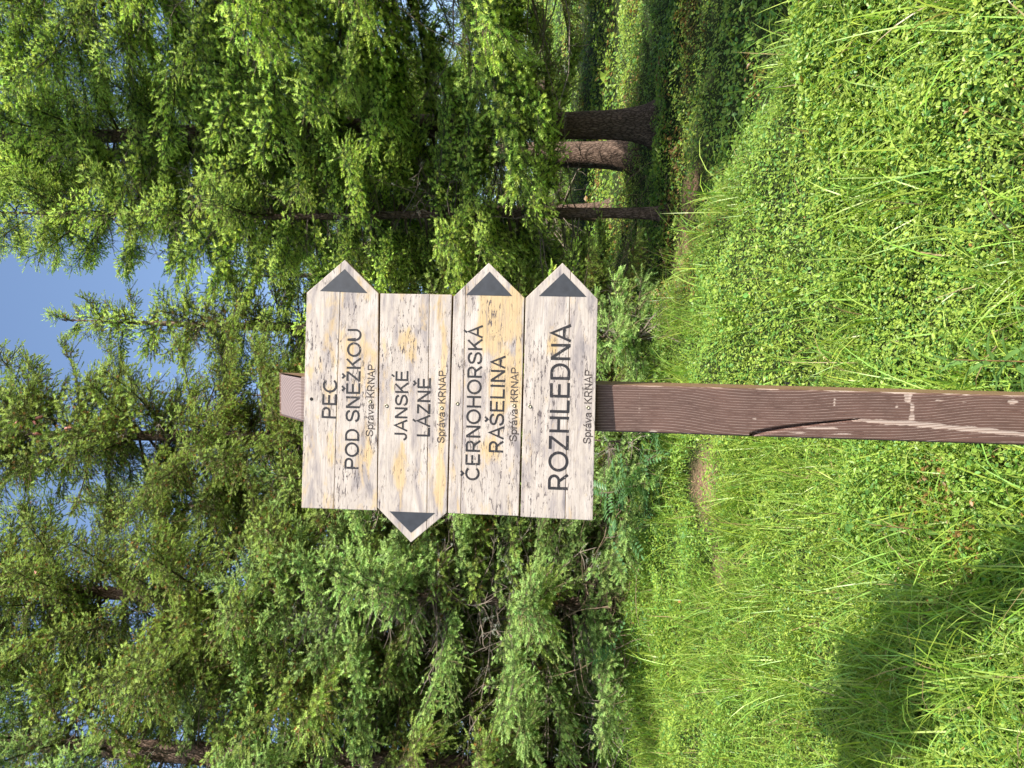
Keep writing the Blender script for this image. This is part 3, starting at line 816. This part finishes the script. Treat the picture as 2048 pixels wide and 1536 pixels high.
# right-hand trees (fresh shoots)
spruce('dark shaded spruce whose thick trunk stands right of the pale trunk', px_at(1293, 7.8), 7.8, 9.5, 2.1, 'fresh', 2.15, .14, (-.012, 0), 21, .34, 5)
spruce('spruce with sunlit pale brown trunk beside the dark trunk', px_at(1222, 8.8), 8.8, 9.0, 1.9, 'fresh', 2.2, .148, (.012, 0), 22, .36, 5)
spruce('spruce with slim shaded trunk set back between pale trunk and sign', px_at(1112, 11.0), 11.0, 7.0, 1.9, ['fresh', 'blue'], 1.0, .11, (0, 0), 23, .36, 5)
spruce('bright spruce whose boughs fill the upper right', 3.42, 6.6, 8.8, 2.2, 'fresh', 1.7, .11, (0, 0), 24, .32, 6)
spruce('spruce outside the view shading the dip on the right', 4.5, 3.0, 4.4, 1.9, 'fresh', .5, .15, (0, 0), 25, .34, 5)
spruce('low spruce outside the view keeping the thick trunk in shade', 4.8, 5.5, 5.0, 1.6, 'fresh', .6, .12, (0, 0), 29, .36, 5)
# trees seen past the boards
spruce('spruce right behind the boards with bright drooping boughs', px_at(1108, 7.4), 7.4, 7.9, 1.6, 'fresh', 1.3, .05, (0, 0), 26, .30, 5)
spruce('slender spruce with bare leader tip against the sky', px_at(880, 7.4), 7.4, 5.9, .95, ['olive', 'fresh'], .6, .09, (0, 0), 27, .27, 5)
# left-hand trees (olive)
spruce('tall olive spruce with pink young cones left of the sky gap', px_at(640, 7.3), 7.3, 8.6, 1.75, 'olive', .5, .09, (0, 0), 31, .26, 6)
spruce('large olive green spruce filling the upper left', px_at(300, 6.9), 6.9, 9.5, 1.9, 'olive', .7, .10, (0, 0), 32, .27, 6)
spruce('spruce at the far left edge of the view', px_at(-20, 6.3), 6.3, 8.0, 1.7, ['olive', 'blue'], .8, .14, (0, 0), 33, .32, 5)
spruce('young pale green spruce with low spreading boughs left of the boards', px_at(330, 6.0), 6.0, 3.2, 1.45, 'blue', .35, .06, (0, 0), 34, .33, 6)
spruce('young pale green spruce just left of the boards', px_at(560, 6.3), 6.3, 3.0, 1.2, ['blue', 'olive'], .3, .05, (0, 0), 35, .33, 6)
spruce('small spruce seedling in front of the forest just right of the post', px_at(868, 5.35), 5.35, .62, .42, 'blue', .10, .015, (0, 0), 36, .11, 4, 'spruce_seedling', 'spruce seedlings by the post', minscale=.12, dead=6)
spruce('small spruce seedling half hidden by the left side of the post', px_at(655, 5.2), 5.2, .6, .42, 'blue', .10, .015, (0, 0), 37, .11, 4, 'spruce_seedling', 'spruce seedlings by the post', minscale=.12, dead=6)
# background trees
bgl = [(1.9, 14, 6.5), (4.3, 13, 8.5), (6.2, 11, 9), (-.3, 12.5, 5.6), (-2.0, 11.5, 8), (-4.2, 10.5, 8.5), (3.2, 18, 8), (-1.0, 17, 7.5), (6.8, 18, 10), (-5.5, 15, 9), (.9, 21, 6.5), (-3, 20, 10)]
where = ['behind the slim shaded trunk', 'behind the dark trunk', 'at the far right behind the bright boughs', 'low behind the second board', 'behind the young spruces', 'at the left behind the olive spruce',
         'deep in the forest right of centre', 'deep in the forest behind the boards', 'deep in the forest at the far right', 'deep in the forest at the far left', 'deepest in the forest behind the sky gap', 'deepest in the forest on the left']
for i, ((x, y, h), wl) in enumerate(zip(bgl, where)):
    spruce('background spruce standing ' + wl, x, y, h, 2.0, ['fresh', 'olive'] if x > 0 else ['olive', 'blue'], .8, .14, (0, 0), 50 + i, .42, 5, group='background spruces', dead=60, keepf=lambda x, y, z: abs(x) < .52 * y + 1.6 and z < 2.2 + .85 * y)

# ------------------------------------------------------------------ ground cover
def in_view(x, y, margin=.7): return np.abs(x) < .52 * y + margin

def leaves(mb, P, Nrm, ln, wd, col, simple):
    n = len(P); A, B = frames(Nrm)
    th = rng.uniform(0, 6.283, n)[:, None]
    d = A * np.cos(th) + B * np.sin(th); s = np.cross(unit(Nrm), d)
    ln = np.broadcast_to(ln, n)[:, None]; wd = np.broadcast_to(wd, n)[:, None]
    nn = unit(Nrm)
    if simple:
        V = np.stack([P - d * ln / 2, P + s * wd / 2 + nn * wd * .1, P + d * ln / 2, P - s * wd / 2 + nn * wd * .1], 1)
        f = np.array([[0, 1, 2], [0, 2, 3]]); k = 4
    else:
        V = np.stack([P - d * ln / 2, P - d * ln * .12 + s * wd / 2 + nn * wd * .16, P + d * ln * .22 + s * wd * .42 + nn * wd * .14, P + d * ln / 2 - nn * ln * .06,
                      P + d * ln * .22 - s * wd * .42 + nn * wd * .14, P - d * ln * .12 - s * wd / 2 + nn * wd * .16], 1)
        f = np.array([[0, 1, 2], [0, 2, 3], [0, 3, 4], [0, 4, 5]]); k = 6
    C = np.repeat(col, k, axis=0)
    mb.add(V, C, f3=f[None] + (np.arange(n) * k)[:, None, None])

def canopy(x, y): return .095 + .075 * lump(x * 1.0 + 3, y, 5.0, 3) + .035 * lump(x, y + 7, 14, 2)

def cover(mb, n, ylo, yhi, ln, simple, zone):
    x = rng.uniform(-1, 1, n); y = np.sqrt(rng.uniform(ylo ** 2, yhi ** 2, n)); x = x * (.52 * y + .8)
    keep = zone(x, y) & (soil_mask(x, y) < rng.uniform(.0, .35, n))
    x, y = x[keep], y[keep]; n = len(x)
    ch = np.maximum(canopy(x, y), .02)
    dep = rng.exponential(.35, n)
    z = ground(x, y) + np.maximum(ch * (1 - dep), .004) + rng.normal(0, .008, n)
    nr = unit(np.c_[rng.normal(.2, .5, n), rng.normal(-.4, .5, n), np.ones(n)])
    a = lump(x + 9, y, 1.7, 3)[:, None]; b = rng.random((n, 1))
    c1, c2, c3 = np.array([.195, .335, .05]), np.array([.33, .435, .075]), np.array([.115, .25, .055])
    col = c1 + (c2 - c1) * np.clip(.5 + .6 * a + (b - .5) * .9, 0, 1)
    col = np.where(rng.random((n, 1)) < .25, c3 * rng.uniform(.8, 1.4, (n, 1)), col)
    red = (lump(x, y + 4, 2.6, 3) + .45 * (x > .5) > .85) & (rng.random(n) < .35)
    col[red] = np.array([.27, .16, .05]) * rng.uniform(.7, 1.2, (red.sum(), 1))
    col[rng.random(n) < .0025] = (.34, .17, .06)
    col *= rng.uniform(.8, 1.2, (n, 1))
    sz = ln * np.exp(rng.normal(-.1, .32, n)); sz = np.where(rng.random(n) < .008, sz * 1.9, sz) * (1 + .22 * lump(x + 2, y + 5, 3.1, 2))
    leaves(mb, np.c_[x, y, z], nr, sz, sz * rng.uniform(.42, .7, n), col, simple)

front = lambda x, y: y < ridge(x) + .45
back = lambda x, y: y >= ridge(x) + .30
mb = MB()
cover(mb, 150000, 1.5, 3.2, .0148, False, front)
cover(mb, 270000, 3.2, 6.4, .0145, True, front)
o = link('bilberry_cover', mb.mesh('bilberry_cover'), [M_LEAF]); tag(o, 'low bright green bilberry leaves covering the sunny bank', 'bilberry', kind='stuff')
mb = MB()
cover(mb, 130000, 3.3, 9.5, .027, True, back)
cover(mb, 110000, 9.5, 24, .05, True, back)
o = link('forest_undergrowth', mb.mesh('forest_undergrowth'), [M_LEAF]); tag(o, 'bilberry undergrowth spreading beneath the spruces behind the bank', 'bilberry', kind='stuff')

def grass(mb, tufts, per, hgt, wid, spreadr, colb):
    n = len(tufts); B = per
    x = np.repeat(tufts[:, 0], B) + rng.normal(0, spreadr, n * B); y = np.repeat(tufts[:, 1], B) + rng.normal(0, spreadr, n * B)
    m = n * B
    L = np.repeat(rng.uniform(.6, 1.2, n), B) * hgt * rng.uniform(.45, 1.15, m)
    az = rng.uniform(0, 6.283, m); ln0 = rng.uniform(.05, .5, m); bend = rng.uniform(.4, 2.4, m)
    dirh = np.c_[np.cos(az) + .35, np.sin(az) - .15, np.zeros(m)]; dirh = unit(dirh)
    sd = np.c_[-dirh[:, 1], dirh[:, 0], np.zeros(m)]
    tw = rng.normal(0, .5, m)[:, None]
    sd = unit(sd + np.array([0, 0, 1]) * tw)
    P = np.c_[x, y, ground(x, y) - .01]
    K = 5; ring = []
    p = P.copy()
    for k in range(K + 1):
        t = k / K
        wv = wid * (1 - t ** 2.2) * (.7 + .6 * min(t * 3, 1)) * .75
        ring.append((p - sd * wv / 2, p + sd * wv / 2))
        an = ln0 + bend * t
        p = p + (dirh * np.sin(an)[:, None] + np.array([0, 0, 1]) * np.cos(an)[:, None]) * (L / K)[:, None]
    V = np.stack([q for pr in ring for q in pr], 1)
    f = np.array([[2 * k, 2 * k + 1, 2 * k + 3, 2 * k + 2] for k in range(K)])
    c = colb * rng.uniform(.7, 1.35, (m, 1)) * np.c_[rng.uniform(.8, 1.25, m), np.ones(m), rng.uniform(.7, 1.3, m)]
    dry = rng.random(m) < .06; c[dry] = np.array([.36, .27, .13]) * rng.uniform(.5, 1.1, (dry.sum(), 1))
    mb.add(V, np.repeat(c, 2 * (K + 1), axis=0), f4=f[None] + (np.arange(m) * 2 * (K + 1))[:, None, None])

def tufts(n, f):
    out = []
    while len(out) < n:
        y = math.sqrt(rng.uniform(1.5 ** 2, 5.6 ** 2)); x = rng.uniform(-1, 1) * (.52 * y + .6)
        if y < ridge(x) + .2 and soil_mask(np.array(x), np.array(y)) < 0 and rng.random() < f(x, y): out.append((x, y))
    return np.array(out)
mb = MB()
grass(mb, tufts(820, lambda x, y: .14 + .86 * (x < -.15) * (.35 + .65 * (y < 4.2))), 28, .28, .0046, .045, np.array([.25, .38, .065]))
grass(mb, tufts(430, lambda x, y: (1.0 if x < -.2 else .55) if (y < 3.1) else .12), 18, .34, .0070, .045, np.array([.27, .41, .07]))
grass(mb, tufts(900, lambda x, y: .6), 6, .21, .0036, .06, np.array([.27, .38, .075]))
grass(mb, np.c_[(xx := np.linspace(.3, 1.9, 60) + rng.normal(0, .06, 60)), ridge(xx) + rng.normal(0, .12, 60)], 16, .22, .0036, .04, np.array([.14, .21, .05]))
o = link('meadow_grass', mb.mesh('meadow_grass'), [M_GRASS]); tag(o, 'long green grass blades growing through the bilberry', 'grass', kind='stuff')

# dry needles and twiglets on the bare earth
n = 40000; x = rng.uniform(-1.3, 1.8, n); y = rng.uniform(4.0, 7.2, n); k = soil_mask(x, y) > -.05; x, y = x[k], y[k]; n = len(x)
a = rng.uniform(0, 6.283, n); L = rng.uniform(.012, .05, n)
d = np.c_[np.cos(a), np.sin(a), rng.normal(0, .25, n)]; sdv = np.c_[-np.sin(a), np.cos(a), np.zeros(n)] * rng.uniform(.0012, .003, (n, 1))
p = np.c_[x, y, ground(x, y) + rng.uniform(.001, .014, n)]
mb = MB(); mb.add(np.stack([p - sdv, p + sdv, p + d * L[:, None]], 1), np.repeat(np.array([.30, .19, .12]) * rng.uniform(.4, 1.6, (n, 1)), 3, axis=0), f3=np.arange(n * 3).reshape(-1, 3))
o = link('needle_litter', mb.mesh('needle_litter'), [M_TWIG]); tag(o, 'dry brown needles and twiglets lying on the bare earth', 'litter', kind='stuff')

# ------------------------------------------------------------------ rowan saplings, willowherb, dead twigs
def rowan_leaf():
    mb = MB(); n = 7
    tt = np.linspace(.18, 1, n); L = .15
    ax = np.c_[tt * L, 0 * tt, -.03 * tt ** 2]
    tubes(mb, np.array([[0, 0, 0]]), ax[-1:], .0009, .0006, np.array([.10, .14, .04]), 0, 3)
    P, D = [], []
    for i, a in enumerate(ax):
        for s in ((-1, 1) if i < n - 1 else (0,)):
            d = unit(np.array([.45 if s else 1, s * .9, -.12])); l = .045 * (1 - .25 * abs(i / n - .5)); sd = unit(np.cross(d, [0, 0, 1.])); w_ = .013
            V = [a, a + d * l * .35 + sd * w_ / 2 + [0, 0, .002], a + d * l * .7 + sd * w_ * .42, a + d * l, a + d * l * .7 - sd * w_ * .42, a + d * l * .35 - sd * w_ / 2 + [0, 0, .002]]
            mb.add(V, np.array([.10, .21, .085]) * random.uniform(.85, 1.2), f3=[[0, 1, 2], [0, 2, 3], [0, 3, 4], [0, 4, 5]])
    me = mb.mesh('rowan_leaf'); me.materials.append(M_BROAD); return me
RL = rowan_leaf()
def rowan(label, px, py, Y, n, H, seed):
    r_ = np.random.default_rng(seed); X = at(px, py, Y)[0]; z = float(ground(X, Y))
    t = empty('rowan_sapling', (X, Y, z)); tag(t, label, 'shrub', 'rowan saplings at the foot of the spruces')
    mb = MB(); pts = np.array([[.04 * math.sin(k * .8), -.03 * k / 6, H * k / 6] for k in range(7)])
    tubes(mb, pts[:-1], pts[1:], .004, .003, np.array([.14, .11, .08]), 0, 5)
    link('stem', mb.mesh('stem'), [M_TWIG], t)
    for i in range(n):
        h = H * (.25 + .75 * i / n); a = i * 2.4 + r_.normal(0, .3)
        o = link('leaf', RL, [], t)
        o.matrix_local = Matrix.Translation((.04 * math.sin(h / H * 4.8), -.03 * h / H, h)) @ Matrix.Rotation(a, 4, 'Z') @ Matrix.Rotation(R(r_.normal(-12, 22)), 4, 'Y') @ Matrix.Rotation(R(r_.normal(0, 20)), 4, 'X') @ Matrix.Scale(r_.uniform(1.0, 1.5), 4)
rowan('leafy rowan sapling with feathery leaves below the lowest board', 1260, 975, 4.92, 24, .50, 1)
rowan('low rowan sapling beside the bare earth patch', 1300, 915, 4.95, 12, .28, 2)
rowan('rowan sapling behind the dead twigs at the left', 1290, 1065, 5.05, 14, .40, 3)
rowan('small rowan shoot under the pale spruce at the left', 1300, 1290, 5.2, 9, .32, 4)

def willowherb(label, px, py, Y, H, n, lean, seed, ll=.085):
    r_ = np.random.default_rng(seed); X = at(px, py, Y)[0]; z = float(ground(X, Y))
    t = empty('willowherb', (X, Y, z)); tag(t, label, 'plant', 'willowherb plants near the post')
    mb = MB(); k = np.linspace(0, 1, 9); pts = np.c_[lean[0] * k ** 1.4, lean[1] * k ** 1.4, H * k]
    tubes(mb, pts[:-1], pts[1:], .003 * (1 - .6 * k[:-1]), .003 * (1 - .6 * k[1:]), np.array([.22, .13, .06]), 0, 5)
    link('stem', mb.mesh('stem'), [M_TWIG], t)
    mb = MB(); L = ll
    s = np.linspace(0, 1, 7); wv = .5 * .17 * L * np.sin(np.pi * s ** .75) ** .8
    mid = np.c_[s * L, 0 * s, .12 * L * s - .35 * L * s ** 2]
    V = np.concatenate([mid - np.c_[0 * s, wv, -.25 * wv], mid, mid + np.c_[0 * s, wv, .25 * wv]])
    f = [[i, i + 1, 7 + i + 1, 7 + i] for i in range(6)] + [[7 + i, 8 + i, 15 + i, 14 + i] for i in range(6)]
    mb.add(V, [.13, .24, .06], f4=f); lm = mb.mesh('willowherb_leaf', True); lm.materials.append(M_BROAD)
    for i in range(n):
        q = (i + 1) / n; a = i * 2.4 + r_.normal(0, .2)
        p = [np.interp(.25 + .75 * q, k, pts[:, j]) for j in range(3)]
        o = link('leaf', lm, [], t)
        o.matrix_local = Matrix.Translation(p) @ Matrix.Rotation(a, 4, 'Z') @ Matrix.Rotation(R(-15 - 50 * q ** 3 + r_.normal(0, 8)), 4, 'Y') @ Matrix.Scale((1.15 - .6 * q ** 2) * r_.uniform(.85, 1.1), 4)
willowherb('willowherb with reddish stem standing right beside the post', 1960, 722, 2.25, .36, 26, (.0, -.05), 1)
willowherb('willowherb with broad pale leaves in the long grass left of the post', 1800, 1060, 2.6, .30, 14, (.02, -.04), 2)
willowherb('willowherb cut by the frame at the foot of the post', 2060, 640, 2.15, .20, 12, (.03, 0), 3)

def twig_pile(label, X, Y, w_, h_, n, seed, name='dead_branch_heap', col=(.22, .155, .11)):
    r_ = np.random.default_rng(seed); z = float(ground(X, Y)); mb = MB(); P, Q, ra, C = [], [], [], []
    for i in range(n):
        p = np.array([r_.normal(0, w_ * .5), r_.normal(0, .18), abs(r_.normal(0, h_ * .6))])
        d = unit(np.array([r_.normal(0, 1), r_.normal(-.2, .6), r_.normal(.1, .55)])); l = r_.uniform(.12, .5); c = np.array(col) * r_.uniform(.5, 1.7); r0 = r_.uniform(.0012, .004)
        for s in range(5):
            d = unit(d + r_.normal(0, .2, 3)); q = p + d * l / 5; q[2] = max(q[2], .01)
            P.append(p); Q.append(q); ra.append(r0 * (1 - s / 6)); C.append(c); p = q
    tubes(mb, np.array(P), np.array(Q), np.array(ra), np.array(ra) * .85, np.array(C), 0, 4)
    o = link(name, mb.mesh(name), [M_TWIG]); o.location = (X, Y, z)
    return tag(o, label, 'dead branches', kind='stuff')
twig_pile('tangle of dry brown twigs under the spruces left of the boards', at(1270, 1170, 5.6)[0], 5.65, .55, .30, 190, 1)
twig_pile('dry grey twigs low at the far left edge', at(1250, 1430, 5.6)[0], 5.7, .5, .35, 90, 2, col=(.25, .2, .17))
twig_pile('few bare dead sticks rising just right of the post', at(1230, 715, 5.3)[0], 5.45, .12, .25, 14, 3, col=(.3, .25, .22))
twig_pile('dark dead branches under the spruce behind the lowest board', at(1180, 520, 8)[0], 7.6, .9, .6, 160, 4)

# young cones on the tall olive spruce
tall = [o for o in COL.objects if o.name.startswith('spruce_tree') and 'cones' in o.get('label', '')][0]
mb = MB(); k = 8; pr = [(0, 0), (.011, .01), (.014, .03), (.011, .055), (.004, .07), (0, .073)]
an = np.arange(k) * 2 * math.pi / k
V = np.concatenate([np.c_[np.cos(an + j * .4) * (r_ + .0001), np.sin(an + j * .4) * (r_ + .0001), np.full(k, h_)] for j, (r_, h_) in enumerate(pr)])
mb.add(V, [.4, .2, .15], f4=[[j * k + i, j * k + (i + 1) % k, (j + 1) * k + (i + 1) % k, (j + 1) * k + i] for j in range(5) for i in range(k)])
cm = mb.mesh('cone', True); cm.materials.append(M_CONE)
for i, (px, py) in enumerate([(66, 842), (70, 838), (27, 853), (65, 866), (128, 857), (560, 1045), (118, 1125)]):
    p = at(px, py, 6.55)
    o = link('cone', cm, [], tall); o.location = p - np.array(tall.location); o.rotation_euler = (R(150 + 20 * math.sin(i * 2)), R(25 * math.cos(i * 3)), i)
    if i > 4: o.location[1] -= .3

# fly resting on the edge of the post
p = at(1573, 766.5, SY + .034)
fl = empty('fly', p); tag(fl, 'tiny dark fly resting on the edge of the post', 'insect')
mb = MB(); k = 8
V = np.concatenate([np.c_[np.full(k, .0), np.cos(an) * q, np.sin(an) * q] + [[0, 0, 0]] for q in (0,)])
prof = [(-.0055, .0003), (-.004, .0018), (-.001, .0022), (.001, .0014), (.002, .0019), (.0038, .0016), (.0046, .0004)]
V = np.concatenate([np.c_[np.cos(an) * q, np.sin(an) * q - .002, np.full(k, h_)] for h_, q in prof])
mb.add(V, [.02] * 3, f4=[[j * k + i, j * k + (i + 1) % k, (j + 1) * k + (i + 1) % k, (j + 1) * k + i] for j in range(len(prof) - 1) for i in range(k)])
link('body', mb.mesh('fly_body', True), [M_FLY], fl)
for s in (-1, 1):
    mb = MB(); mb.add([[0, -.004, .002], [s * .003, -.0045, -.002], [s * .0028, -.0042, -.0065], [s * .0006, -.004, -.006]], [.1] * 3, f4=[[0, 1, 2, 3]])
    link('wing', mb.mesh('fly_wing'), [M_FLY], fl)
